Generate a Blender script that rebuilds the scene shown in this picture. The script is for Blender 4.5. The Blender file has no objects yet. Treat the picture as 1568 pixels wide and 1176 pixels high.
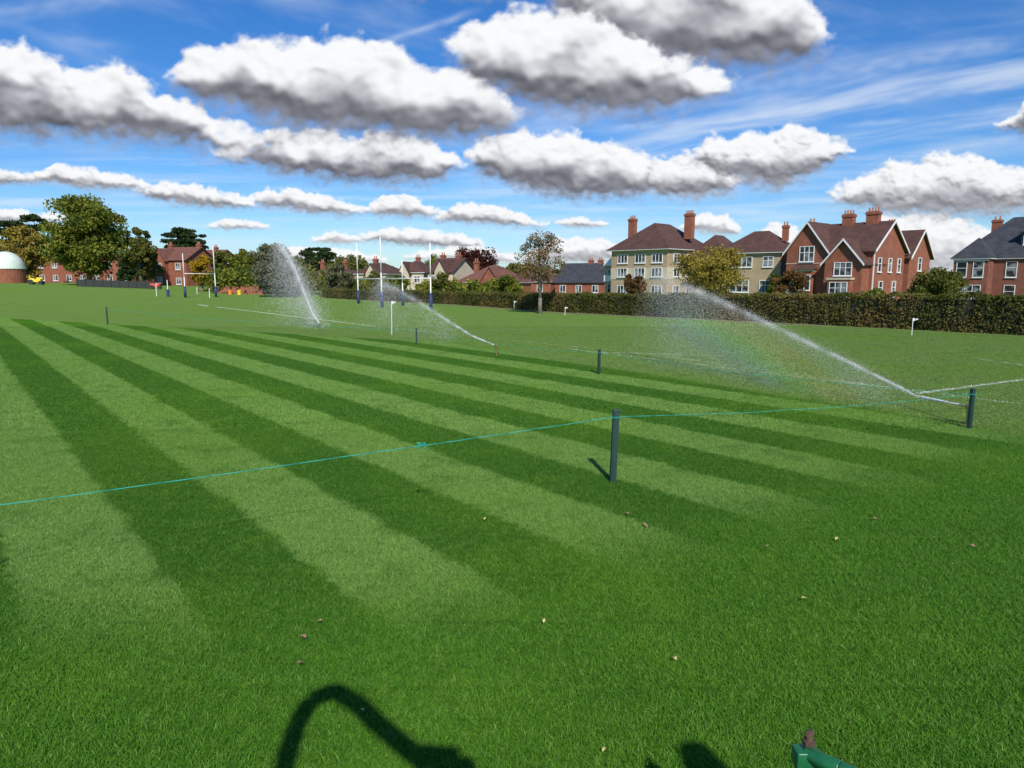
import bpy, math, random
import numpy as np
from mathutils import Vector, Matrix
random.seed(7); RNG=np.random.default_rng(11)
sc=bpy.context.scene
sc.view_settings.view_transform='Standard'; sc.view_settings.look='None'; sc.view_settings.exposure=0
R=math.radians
# ------------------------------------------------------------------ survey helpers
EYE=2.4; F=1060.0; PITCH=R(8.48); CP,SP=math.cos(PITCH),math.sin(PITCH)
def bearing(px,py):
    u=(px-784)/F; v=(py-588)/F
    return u, CP-v*SP, -(SP+v*CP)
def G(px,py,z=0.0):
    a,b,c=bearing(px,py); t=(z-EYE)/c
    return Vector((a*t,b*t,z))
def P(px,py,d):
    a,b,c=bearing(px,py); t=d/b
    return Vector((a*t,d,EYE+c*t))
def terrain(x,y):
    s=-np.asarray(x)*.8+np.asarray(y)*.3
    t=np.clip((s-42)/70,0,1)
    return 2.0*t*t*(3-2*t)
def TZ(x,y): return float(terrain(x,y))
# ------------------------------------------------------------------ generic helpers
def new_obj(name,mesh,mat=None,parent=None):
    o=bpy.data.objects.new(name,mesh); sc.collection.objects.link(o)
    if mat: mesh.materials.append(mat)
    if parent: o.parent=parent
    return o
def empty(name,loc=(0,0,0),rz=0):
    o=bpy.data.objects.new(name,None); sc.collection.objects.link(o)
    o.location=loc; o.rotation_euler=(0,0,rz); o.empty_display_size=.3
    return o
def mesh_np(name,verts,faces):
    m=bpy.data.meshes.new(name); n=len(verts); f=np.asarray(faces,dtype=np.int32); k=f.shape[1]
    m.vertices.add(n); m.vertices.foreach_set('co',np.asarray(verts,dtype=np.float32).ravel())
    m.loops.add(f.size); m.loops.foreach_set('vertex_index',f.ravel())
    m.polygons.add(len(f)); m.polygons.foreach_set('loop_start',np.arange(0,f.size,k,dtype=np.int32))
    m.polygons.foreach_set('loop_total',np.full(len(f),k,dtype=np.int32))
    m.update(calc_edges=True); return m
class MB:
    def __init__(s): s.v=[]; s.f=[]
    def add(s,vs,fs):
        b=len(s.v); s.v+= [tuple(v) for v in vs]; s.f+=[tuple(i+b for i in f) for f in fs]
    def hexa(s,p): s.add(p,[(0,3,2,1),(4,5,6,7),(0,1,5,4),(1,2,6,5),(2,3,7,6),(3,0,4,7)])
    def box(s,x0,x1,y0,y1,z0,z1):
        s.hexa([(x0,y0,z0),(x1,y0,z0),(x1,y1,z0),(x0,y1,z0),(x0,y0,z1),(x1,y0,z1),(x1,y1,z1),(x0,y1,z1)])
    def cyl(s,a,b,r0,r1,n=8,cap=True):
        a=Vector(a);b=Vector(b);d=(b-a).normalized(); u=d.orthogonal().normalized(); w=d.cross(u)
        vs=[];fs=[]
        for i in range(n):
            t=2*math.pi*i/n; q=u*math.cos(t)+w*math.sin(t); vs.append(a+q*r0); vs.append(b+q*r1)
        for i in range(n):
            j=(i+1)%n; fs.append((2*i,2*j,2*j+1,2*i+1))
        if cap: fs.append(tuple(2*i for i in range(n))[::-1]); fs.append(tuple(2*i+1 for i in range(n)))
        s.add(vs,fs)
    def tube(s,pts,rads,n=8):
        for i in range(len(pts)-1): s.cyl(pts[i],pts[i+1],rads[i],rads[i+1],n)
    def obj(s,name,mat,parent=None,bevel=0,smooth=False):
        m=bpy.data.meshes.new(name); m.from_pydata(s.v,[],s.f); m.update()
        o=new_obj(name,m,mat,parent)
        if smooth: m.polygons.foreach_set('use_smooth',[True]*len(m.polygons))
        if bevel:
            b=o.modifiers.new('bevel','BEVEL'); b.width=bevel; b.segments=2; b.limit_method='ANGLE'
        return o
# ------------------------------------------------------------------ materials
def N(nt,t,**kw):
    n=nt.nodes.new(t)
    for k,v in kw.items(): setattr(n,k,v)
    return n
def math_n(nt,op,a,b=None,c=None):
    n=N(nt,'ShaderNodeMath',operation=op)
    for i,x in enumerate((a,b,c)):
        if x is None: continue
        if isinstance(x,(int,float)): n.inputs[i].default_value=x
        else: nt.links.new(x,n.inputs[i])
    return n.outputs[0]
def mixc(nt,f,a,b,mode='MIX'):
    n=N(nt,'ShaderNodeMix',data_type='RGBA',blend_type=mode)
    n.clamp_factor=True
    for s,x in ((0,f),(6,a),(7,b)):
        if isinstance(x,(int,float)): n.inputs[s].default_value=x
        elif isinstance(x,(tuple,list)): n.inputs[s].default_value=(*x[:3],1)
        else: nt.links.new(x,n.inputs[s])
    return n.outputs[2]
def smooth(nt,x,a,b,c=0.,d=1.):
    n=N(nt,'ShaderNodeMapRange',interpolation_type='SMOOTHSTEP'); nt.links.new(x,n.inputs[0])
    for i,q in enumerate((a,b,c,d)): n.inputs[i+1].default_value=q
    return n.outputs[0]
def noise(nt,vec,scale,detail=4,rough=.55):
    n=N(nt,'ShaderNodeTexNoise'); n.inputs['Scale'].default_value=scale; n.inputs['Detail'].default_value=detail
    n.inputs['Roughness'].default_value=rough
    if vec is not None: nt.links.new(vec,n.inputs['Vector'])
    return n.outputs['Fac']
def newmat(name):
    m=bpy.data.materials.new(name); m.use_nodes=True; nt=m.node_tree
    return m,nt,nt.nodes['Principled BSDF']
def mat_noise(name,c1,c2,scale=3,rough=.8,bump=0,metal=0,rows=0):
    m,nt,b=newmat(name)
    tc=N(nt,'ShaderNodeTexCoord').outputs['Object']
    f=smooth(nt,noise(nt,tc,scale,6,.65),.3,.7)
    col=mixc(nt,f,c1,c2)
    if rows:
        sp=N(nt,'ShaderNodeSeparateXYZ'); nt.links.new(tc,sp.inputs[0])
        r=math_n(nt,'FRACT',math_n(nt,'MULTIPLY',sp.outputs[2],rows))
        col=mixc(nt,smooth(nt,r,.0,.3,.45,0.),col,(c1[0]*.3,c1[1]*.3,c1[2]*.3))
    nt.links.new(col,b.inputs['Base Color']); b.inputs['Roughness'].default_value=rough; b.inputs['Metallic'].default_value=metal
    if bump:
        bp=N(nt,'ShaderNodeBump'); bp.inputs['Strength'].default_value=bump; nt.links.new(noise(nt,tc,scale*6,4),bp.inputs['Height'])
        nt.links.new(bp.outputs[0],b.inputs['Normal'])
    return m
def mat_leaf(name,cols,trans=.3,nscale=.5,rw=.55):
    m=bpy.data.materials.new(name); m.use_nodes=True; nt=m.node_tree; nt.nodes.clear()
    g=N(nt,'ShaderNodeNewGeometry'); tc=N(nt,'ShaderNodeTexCoord').outputs['Object']
    f=math_n(nt,'ADD',math_n(nt,'MULTIPLY',g.outputs['Random Per Island'],rw),math_n(nt,'MULTIPLY',smooth(nt,noise(nt,tc,nscale,3),.3,.7),1-rw))
    r=N(nt,'ShaderNodeValToRGB'); nt.links.new(f,r.inputs[0])
    els=r.color_ramp.elements
    while len(els)<len(cols): els.new(.5)
    for i,c in enumerate(cols): els[i].position=.12+.76*i/(len(cols)-1); els[i].color=(*c,1)
    d=N(nt,'ShaderNodeBsdfDiffuse'); t=N(nt,'ShaderNodeBsdfTranslucent'); mx=N(nt,'ShaderNodeMixShader'); mx.inputs[0].default_value=trans
    nt.links.new(r.outputs[0],d.inputs[0]); nt.links.new(r.outputs[0],t.inputs[0])
    nt.links.new(d.outputs[0],mx.inputs[1]); nt.links.new(t.outputs[0],mx.inputs[2])
    o=N(nt,'ShaderNodeOutputMaterial'); nt.links.new(mx.outputs[0],o.inputs[0]); return m
RED=mat_noise('red_brick',(.22,.07,.04),(.31,.11,.06),1.5,.85,rows=6)
REDD=mat_noise('dark_red_brick',(.17,.06,.04),(.24,.09,.06),1.5,.85,rows=6)
CREAM=mat_noise('cream_render',(.44,.38,.27),(.54,.47,.34),.8,.85)
TAN=mat_noise('tan_brick',(.33,.25,.15),(.42,.32,.2),1.2,.85,rows=5)
TILE=mat_noise('brown_roof_tile',(.065,.030,.022),(.11,.05,.035),1.2,.8,rows=3.3)
TILER=mat_noise('red_roof_tile',(.14,.055,.038),(.20,.08,.055),1.2,.8,rows=3.3)
SLATE=mat_noise('slate_roof',(.035,.037,.042),(.065,.065,.072),1.2,.6,rows=3.3)
WHITE=mat_noise('white_paint',(.68,.68,.66),(.78,.78,.76),4,.5)
POT=mat_noise('clay_pot',(.3,.12,.07),(.4,.18,.1),4,.8)
def glassm():
    m,nt,b=newmat('window_glass'); b.inputs['Roughness'].default_value=.08
    tc=N(nt,'ShaderNodeTexCoord').outputs['Object']
    f=smooth(nt,noise(nt,tc,.8,2),.45,.6)
    nt.links.new(mixc(nt,f,(.02,.025,.03),(.22,.24,.25)),b.inputs['Base Color']); return m
GLASS=glassm()
# ------------------------------------------------------------------ turf
TH=(.775,.632)
def half(nt,pos,a,b,flip,w0,w1):
    d=(b-a); n=Vector((-d.y,d.x)).normalized()
    if flip: n=-n
    c=n.dot(Vector((a.x,a.y)))
    v=N(nt,'ShaderNodeVectorMath',operation='DOT_PRODUCT'); nt.links.new(pos,v.inputs[0]); v.inputs[1].default_value=(n.x,n.y,0)
    return smooth(nt,math_n(nt,'SUBTRACT',v.outputs['Value'],c),w0,w1)
def turf(name,blade):
    m=bpy.data.materials.new(name); m.use_nodes=True; nt=m.node_tree; nt.nodes.clear()
    g=N(nt,'ShaderNodeNewGeometry'); pos=g.outputs['Position']
    dp=N(nt,'ShaderNodeVectorMath',operation='DOT_PRODUCT'); nt.links.new(pos,dp.inputs[0]); dp.inputs[1].default_value=(TH[0],TH[1],0)
    big=noise(nt,pos,.25,2); mid=noise(nt,pos,1.5,3,.6); fine=noise(nt,pos,11,3,.7)
    c=math_n(nt,'ADD',dp.outputs['Value'],math_n(nt,'MULTIPLY',math_n(nt,'SUBTRACT',mid,.5),.26))
    c=math_n(nt,'ADD',c,math_n(nt,'MULTIPLY',math_n(nt,'SUBTRACT',fine,.5),.28))
    s=math_n(nt,'COSINE',math_n(nt,'MULTIPLY',math_n(nt,'SUBTRACT',c,1.70),2*math.pi/1.98))
    dark=smooth(nt,s,-.2,.2)
    v2=lambda p:Vector((p.x,p.y))
    m1=half(nt,pos,v2(G(0,487)),v2(G(700,527)),True,-.3,.3)
    m2=half(nt,pos,v2(G(700,527)),v2(G(1483,655)),True,-.3,.3)
    m3=half(nt,pos,Vector((-1.2,4.45)),Vector((6.7,9.7)),False,-.8,.9)
    m4=half(nt,pos,Vector((-4.5,4.9)),Vector((-1.2,4.45)),False,-.8,.9)
    sq=math_n(nt,'MULTIPLY',m1,m2); reg=math_n(nt,'MULTIPLY',math_n(nt,'MULTIPLY',sq,m4),m3)
    reg=math_n(nt,'MULTIPLY',reg,smooth(nt,mid,.2,.75,1.0,.8))
    LIGHT=(.275,.45,.105);DARK=(.060,.195,.015);FORE=(.100,.272,.020);OUT=(.24,.355,.095)
    striped=mixc(nt,dark,LIGHT,DARK)
    base=mixc(nt,sq,OUT,FORE)
    col=mixc(nt,reg,base,striped)
    col=mixc(nt,smooth(nt,big,.4,.7,0,.36),col,(.18,.37,.02))
    col=mixc(nt,smooth(nt,mid,.5,.75,0,.42),col,(.05,.18,.014))
    col=mixc(nt,smooth(nt,mid,.48,.25,0,.32),col,(.19,.40,.03))
    col=mixc(nt,smooth(nt,fine,.5,.75,0,.38),col,(.28,.43,.07))
    col=mixc(nt,smooth(nt,fine,.48,.25,0,.42),col,(.045,.15,.012))
    if blade:
        rnd=g.outputs['Random Per Island']
        col=mixc(nt,smooth(nt,rnd,.0,.45,.5,0),col,(.04,.14,.012))
        col=mixc(nt,smooth(nt,rnd,.8,1.,0,.4),col,(.38,.50,.14))
        d=N(nt,'ShaderNodeBsdfPrincipled'); d.inputs['Roughness'].default_value=.5; nt.links.new(col,d.inputs['Base Color'])
        d.inputs['Specular IOR Level'].default_value=.2
        t=N(nt,'ShaderNodeBsdfTranslucent'); nt.links.new(col,t.inputs[0])
        mx=N(nt,'ShaderNodeMixShader'); mx.inputs[0].default_value=.36
        nt.links.new(d.outputs[0],mx.inputs[1]); nt.links.new(t.outputs[0],mx.inputs[2]); out=mx.outputs[0]
    else:
        vf=noise(nt,pos,55,2,.7)
        col=mixc(nt,smooth(nt,vf,.35,.6,.55,0),col,(.06,.12,.015))
        col=mixc(nt,.22,col,(.03,.09,.01))
        d=N(nt,'ShaderNodeBsdfDiffuse'); nt.links.new(col,d.inputs[0])
        bp=N(nt,'ShaderNodeBump'); bp.inputs['Strength'].default_value=.6; bp.inputs['Distance'].default_value=.05
        nt.links.new(math_n(nt,'ADD',vf,fine),bp.inputs['Height']); nt.links.new(bp.outputs[0],d.inputs['Normal']); out=d.outputs[0]
    o=N(nt,'ShaderNodeOutputMaterial'); nt.links.new(out,o.inputs[0]); return m
TURF=turf('turf_ground',False); BLADE=turf('grass_blade',True)
xs=np.concatenate([[-3000,-1000],np.linspace(-300,300,121),[1000,3000]]); ys=np.concatenate([[-600,-100,-20],np.linspace(0,300,101),[500,1000,3000]])
XX,YY=np.meshgrid(xs,ys); ZZ=terrain(XX,YY)
nx,ny=len(xs),len(ys)
idx=np.arange(nx*ny).reshape(ny,nx)
fc=np.stack([idx[:-1,:-1],idx[:-1,1:],idx[1:,1:],idx[1:,:-1]],-1).reshape(-1,4)
gm=mesh_np('ground',np.stack([XX,YY,ZZ],-1).reshape(-1,3),fc)
gm.polygons.foreach_set('use_smooth',[True]*len(gm.polygons))
new_obj('ground',gm,TURF)
def blades(n,size,hmin,hmax,w,lean=.5,xy=None,rng=RNG):
    if xy is None: xy=(rng.random((n,2))-.5)*size
    n=len(xy); a=rng.random(n)*2*np.pi; h=hmin+(hmax-hmin)*rng.random(n)**1.4; ww=w*(.6+.7*rng.random(n))
    la=rng.random(n)*2*np.pi; le=lean*rng.random(n)*1.4
    dx=np.cos(a)*ww/2; dy=np.sin(a)*ww/2
    lx=np.cos(la)*le*h; ly=np.sin(la)*le*h
    V=np.zeros((n,5,3))
    V[:,0]=np.c_[xy[:,0]-dx,xy[:,1]-dy,np.zeros(n)]
    V[:,1]=np.c_[xy[:,0]+dx,xy[:,1]+dy,np.zeros(n)]
    V[:,2]=np.c_[xy[:,0]+dx*.8+lx*.4,xy[:,1]+dy*.8+ly*.4,h*.6]
    V[:,3]=np.c_[xy[:,0]-dx*.8+lx*.4,xy[:,1]-dy*.8+ly*.4,h*.6]
    V[:,4]=np.c_[xy[:,0]+lx*1.3,xy[:,1]+ly*1.3,h*.95]
    b=np.arange(n)[:,None]*5
    T=np.concatenate([b+np.array([[0,1,2]]),b+np.array([[0,2,3]]),b+np.array([[3,2,4]])])
    return V.reshape(-1,3),T
lawn=empty('lawn_grass')
TS=.8
tiles=[[],[],[],[]]
for iy in range(2,46):
    for ix in range(-46,47):
        x=ix*TS; y=iy*TS+.2
        if abs(x)>y*.84+1.2: continue
        k=random.randrange(2) if y<11 else 2+random.randrange(2)
        tiles[k].append((x,y,random.randrange(4)))
for k in range(4):
    vs=[];fs=[]
    for (x,y,r) in tiles[k]:
        h=.1; c=[(-h,-h),(h,-h),(h,h),(-h,h)]; c=c[r:]+c[:r]; b=len(vs)
        vs+=[(x+p[0],y+p[1],0) for p in c]; fs.append((b,b+1,b+2,b+3))
    m=bpy.data.meshes.new('patches'); m.from_pydata(vs,[],fs)
    inst=new_obj('grass_patches_%d'%k,m,None,lawn)
    inst.instance_type='FACES'; inst.show_instancer_for_render=False; inst.show_instancer_for_viewport=False; inst.use_instance_faces_scale=False
    V,T=blades(13500,TS*1.04,.014,.042,.0038,1.0) if k<2 else blades(5200,TS*1.04,.018,.044,.0078,.9)
    tm=mesh_np('grass_tuft',V,T); new_obj('grass_tuft_%d'%k,tm,BLADE,inst)
# ------------------------------------------------------------------ painted pitch lines (painted blades)
LINEW=mat_noise('line_paint',(.62,.66,.58),(.8,.8,.78),5,.8)
pl=empty('pitch_line_marking')
def pline(a,b,w=.09,dens=700,i=0):
    a=Vector(a);b=Vector(b);L=(b-a).length; n=int(L*dens*w/.09*.35)
    t=RNG.random(n); o=(RNG.random(n)-.5)*w; d=(b-a)/L
    xy=np.c_[a.x+t*(b.x-a.x)-d.y*o,a.y+t*(b.y-a.y)+d.x*o]
    V,T=blades(n,1,.03,.05,.010,.8,xy=xy); new_obj('line_%d'%i,mesh_np('line',V,T),LINEW,pl)
for i,(a,b,w,dn) in enumerate([((1405,604),(1640,573),.11,800),((1000,544),(1420,603),.05,320),((640,508),(1000,544),.05,220),((870,535),(1660,632),.06,420),((268,461),(318,469),.12,500),((900,540),(1110,546),.08,500),((1500,551),(1640,571),.06,450),((330,470),(640,508),.05,260)]):
    pline(G(*a),G(*b),w,dn,i)
# ------------------------------------------------------------------ foliage
def leaf_quads(c,size,up=.3,rng=RNG,asp=.7):
    n=len(c); nrm=rng.normal(size=(n,3)); nrm[:,2]+=up; nrm/=np.linalg.norm(nrm,axis=1)[:,None]
    r=rng.normal(size=(n,3)); u=np.cross(nrm,r); u/=np.linalg.norm(u,axis=1)[:,None]; v=np.cross(nrm,u)
    s=(size*(.6+.8*rng.random(n)))[:,None]
    V=np.stack([c-u*s,c-v*s*asp,c+u*s,c+v*s*asp],1).reshape(-1,3)
    Fq=np.arange(n*4).reshape(n,4); return V,Fq
BARK=mat_noise('bark',(.12,.10,.07),(.22,.18,.14),3,.9,.4)
GRN=mat_leaf('oak_leaves',[(.04,.07,.012),(.10,.14,.02),(.20,.22,.035),(.32,.28,.05)])
DGRN=mat_leaf('conifer_needles',[(.02,.04,.016),(.04,.068,.024),(.07,.10,.034)])
OLV=mat_leaf('olive_leaves',[(.06,.07,.018),(.14,.15,.035),(.23,.21,.055)])
YEL=mat_leaf('yellowing_leaves',[(.15,.13,.03),(.30,.24,.045),(.44,.33,.07)])
GOLD=mat_leaf('golden_leaves',[(.2,.12,.015),(.42,.26,.02),(.5,.34,.03)])
RUST=mat_leaf('russet_leaves',[(.08,.05,.02),(.19,.10,.04),(.28,.18,.07)])
ROWAN=mat_leaf('rowan_leaves',[(.10,.10,.045),(.18,.14,.06),(.28,.16,.08),(.32,.25,.12)],.3,.8)
PURP=mat_leaf('purple_leaves',[(.03,.012,.012),(.07,.025,.022),(.12,.05,.03)])
GREY=mat_leaf('grey_green_leaves',[(.08,.09,.04),(.15,.16,.08),(.24,.22,.12)])
def tree(name,px,d,ytop,ybot,halfpx,ybase=None,mat=GRN,n=9000,leaf=.17,clumps=70,cr=.22,style='round',trunk=.3,zb=None):
    s=d/1083
    x=P(px,430,d).x; zt=P(px,ytop,d).z; zc=P(px,ybot,d).z; z0=TZ(x,d) if zb is None else zb
    if ybase: z0=P(px,ybase,d).z
    zc=max(zc,z0+.1)
    hw=halfpx*s; root=empty(name,(x,d,z0)); H=zt-z0; cb=zc-z0; ch=H-cb
    rng=np.random.default_rng(int(px*31+d*7)%9999)
    cs=[]
    while len(cs)<clumps:
        p=rng.uniform(-1,1,3)
        q=np.linalg.norm(p)
        if style=='cone':
            t=(p[2]+1)/2
            if math.hypot(p[0],p[1])>(1-t)*.95+.05: continue
            cs.append((p[0]*hw,p[1]*hw,cb+t*ch)); continue
        if q>1: continue
        if q<.35 and rng.random()<.7: continue
        if style=='cedar':
            lv=math.floor((p[2]+1)*2.5)/2.5-1+.2+rng.normal()*.05; cs.append((p[0]*hw,p[1]*hw,cb+(lv+1)/2*ch)); continue
        k=1+.18*math.sin(5*math.atan2(p[1],p[0])+px)+.12*math.sin(7*p[2]+px)
        cs.append((p[0]*hw*k*.86,p[1]*hw*k*.86,cb+(p[2]+1)/2*ch))
    cs=np.array(cs); per=max(3,n//len(cs))
    rad=cr*hw*(.6+.8*rng.random(len(cs)))
    off=rng.normal(size=(len(cs),per,3)); off/=np.maximum(np.linalg.norm(off,axis=2)[...,None],1e-6); off*= (rng.random((len(cs),per,1))**.45)
    zz=.75 if style!='cedar' else .40
    off=off*rad[:,None,None]*np.array([1,1,zz])*1.3
    c=(cs[:,None,:]+off).reshape(-1,3); c[:,2]=np.maximum(c[:,2],.05)
    V,Q=leaf_quads(c,leaf,.4,rng); new_obj('crown',mesh_np('crown',V,Q),mat,root)
    b=MB(); r0=trunk
    ph=cb+ch*.35; pts=[(0,0,-.2),(.1*r0,0,cb*.6),(-.3*r0,.2*r0,ph),(0,0,cb+ch*.7)]
    b.tube(pts,[r0*1.3,r0,r0*.7,r0*.25])
    for i in rng.choice(len(cs),min(16,len(cs)),replace=False):
        z1=max(.3,min(cb+ch*.5,cs[i][2]*.6)); e=Vector(cs[i]); a=Vector((0,0,z1)); m_=(a+e)/2+Vector((0,0,.1*ch))
        b.tube([a,m_,e],[r0*.4,r0*.25,r0*.07],5)
    b.obj('trunk_and_limbs',BARK,root,smooth=True)
    return root
tree('oak_tree',137,118,299,420,58,mat=GRN,n=36000,leaf=.20,clumps=160,cr=.2,trunk=.45)
tree('cedar_tree',10,160,333,405,34,mat=DGRN,n=9000,leaf=.3,clumps=70,style='cedar')
tree('cedar_tree',62,165,326,405,26,mat=DGRN,n=9000,leaf=.3,clumps=60,style='cedar')
tree('lime_tree',42,135,345,428,34,mat=YEL,n=14000,leaf=.2,clumps=80)
tree('lime_tree',5,140,368,428,22,mat=OLV,n=8000,leaf=.2,clumps=60)
tree('holly_tree',216,122,345,428,24,mat=OLV,n=10000,leaf=.18,clumps=60)
tree('conifer_tree',198,140,352,428,16,mat=DGRN,n=6000,leaf=.2,clumps=50,style='cone')
tree('holly_tree',230,126,375,432,17,mat=OLV,n=6000,leaf=.16,clumps=40)
tree('cedar_tree',287,175,349,392,29,mat=DGRN,n=12000,leaf=.3,clumps=80,style='cedar',trunk=.5)
tree('pine_tree',373,170,363,425,13,mat=DGRN,n=4500,leaf=.25,clumps=40,style='cone')
tree('golden_maple_tree',308,110,388,434,17,mat=GOLD,n=7000,leaf=.15,clumps=40)
tree('ash_tree',345,130,384,434,24,mat=OLV,n=8000,leaf=.18,clumps=50)
tree('ash_tree',376,125,386,434,24,mat=GRN,n=8000,leaf=.18,clumps=50)
tree('willow_tree',418,95,374,446,34,mat=GREY,n=20000,leaf=.13,clumps=100)
tree('ash_tree',448,120,392,444,22,mat=GRN,n=6000,leaf=.18,clumps=40)
tree('cedar_tree',488,190,379,412,25,mat=DGRN,n=10000,leaf=.3,clumps=70,style='cedar',trunk=.4)
tree('ash_tree',535,150,392,430,24,mat=OLV,n=6000,leaf=.2,clumps=40)
tree('copper_beech_tree',725,140,380,430,34,mat=PURP,n=12000,leaf=.2,clumps=70)
tree('ash_tree',670,160,392,430,20,mat=GRN,n=5000,leaf=.2,clumps=36)
tree('ash_tree',790,150,405,435,28,mat=OLV,n=7000,leaf=.2,clumps=46)
tree('apple_tree',575,104,416,446,17,mat=OLV,n=4500,leaf=.13,clumps=36)
tree('apple_tree',612,104,420,448,14,mat=GRN,n=3500,leaf=.13,clumps=30)
tree('apple_tree',520,100,404,446,24,mat=GREY,n=7000,leaf=.13,clumps=46)
tree('apple_tree',678,100,420,450,18,mat=OLV,n=4500,leaf=.13,clumps=36)
tree('apple_tree',775,98,424,450,20,mat=GRN,n=4500,leaf=.13,clumps=36)
tree('rowan_tree',827,G(822,480).y,353,440,38,mat=ROWAN,n=6200,leaf=.062,clumps=75,cr=.22,trunk=.13,zb=0)
tree('birch_tree',1086,62,374,452,56,mat=YEL,n=15000,leaf=.085,clumps=120,cr=.17,trunk=.2)
tree('hawthorn_bush',972,70,416,455,20,mat=RUST,n=5000,leaf=.1,clumps=36)
tree('hawthorn_bush',1212,66,412,458,24,mat=RUST,n=7000,leaf=.1,clumps=50)
tree('laurel_bush',1432,66,414,458,40,mat=OLV,n=12000,leaf=.1,clumps=70)
tree('laurel_bush',1190,72,418,458,18,mat=GRN,n=4000,leaf=.1,clumps=36)
tree('laurel_bush',1340,70,445,460,22,mat=GRN,n=4000,leaf=.1,clumps=30)
tree('laurel_bush',505,105,408,448,18,mat=OLV,n=5000,leaf=.14,clumps=36)
def mass(name,segs,mat,n,leaf):
    cs=[]
    for (x0,x1,d,yt,yb) in segs:
        k=int(n*(x1-x0)*(yb-yt)/1000)+20
        px=RNG.uniform(x0,x1,k); topv=yt+4*np.sin(px*.21+d)+3*np.sin(px*.53)+2*np.sin(px*1.1)
        py=topv+(yb-topv)*RNG.random(k)**1.3
        s=d/1083; cs.append(np.c_[(px-784)/1072*d,d+RNG.normal(size=k)*2.5,EYE+(430-py)*s+RNG.normal(size=k)*.15])
    V,Q=leaf_quads(np.concatenate(cs),leaf,.4); return new_obj(name,mesh_np(name,V,Q),mat)
mass('distant_trees',[(-80,70,185,392,434),(60,330,200,398,436),(320,560,190,402,440),(540,900,200,414,440),(860,1700,230,424,446)],OLV,1400,.42)
mass('garden_shrubs',[(325,500,112,424,444),(330,470,108,416,440),(500,620,106,431,452),(640,800,104,434,454)],GRN,2200,.2)
# hedge
hp=[G(1760,530),G(1568,515),G(1200,495.5),G(845,478),G(700,467),G(490,456.5)]
HEDGEM=mat_leaf('hedge_leaves',[(.05,.065,.015),(.095,.11,.025),(.145,.135,.04),(.22,.145,.055)],.25,.35,.45)
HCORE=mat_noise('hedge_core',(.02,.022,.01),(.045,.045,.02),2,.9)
hedge=empty('beech_hedge'); core=MB(); HV=[]
litter=MB()
for i in range(len(hp)-1):
    a,b=hp[i],hp[i+1]; L=(b-a).length; d=(b-a)/L; nb=Vector((d.y,-d.x,0))
    if nb.y<0: nb=-nb
    h0=EYE-a.y*math.tan(math.atan((449+ (a.x/a.y*1072+784)*.0035 -588)/F)+PITCH); h1=EYE-b.y*math.tan(math.atan((449+(b.x/b.y*1072+784)*.0035-588)/F)+PITCH)
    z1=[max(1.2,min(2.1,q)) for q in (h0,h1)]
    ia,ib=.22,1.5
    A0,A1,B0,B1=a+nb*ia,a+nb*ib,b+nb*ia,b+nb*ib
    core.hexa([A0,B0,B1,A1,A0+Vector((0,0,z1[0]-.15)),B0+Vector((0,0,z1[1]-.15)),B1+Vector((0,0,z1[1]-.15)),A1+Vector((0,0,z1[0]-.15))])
    litter.add([a-nb*.55+Vector((0,0,.012)),b-nb*.55+Vector((0,0,.012)),b+nb*.3+Vector((0,0,.03)),a+nb*.3+Vector((0,0,.03))],[(0,1,2,3)])
    n=int(L*1300*min(1,40/max(a.y,20)))
    t=RNG.random(n); hh=z1[0]+(z1[1]-z1[0])*t; s=RNG.random(n)*(hh+1.5); front=s<hh
    al=t*L+i*31
    bump=.10*np.sin(al*2.1)+.08*np.sin(al*5.3+1)+.05*np.sin(al*11.)
    zz=np.where(front,s,hh+bump*.7)+RNG.normal(size=n)*.05; oo=np.where(front,.08+bump*np.sin(zz*3+al*.7)*.8+.12*(zz/1.6),.1+(s-hh))+RNG.normal(size=n)*.06
    HV.append(np.c_[a.x+d.x*t*L+nb.x*oo,a.y+d.y*t*L+nb.y*oo,np.maximum(zz,.05)])
V,Q=leaf_quads(np.concatenate(HV),.052,.2); new_obj('leaves',mesh_np('hl',V,Q),HEDGEM,hedge)
core.obj('stems',HCORE,hedge)
litter.obj('leaf_litter_verge',mat_noise('leaf_litter',(.24,.19,.14),(.16,.17,.08),3,.9,.4))
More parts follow.
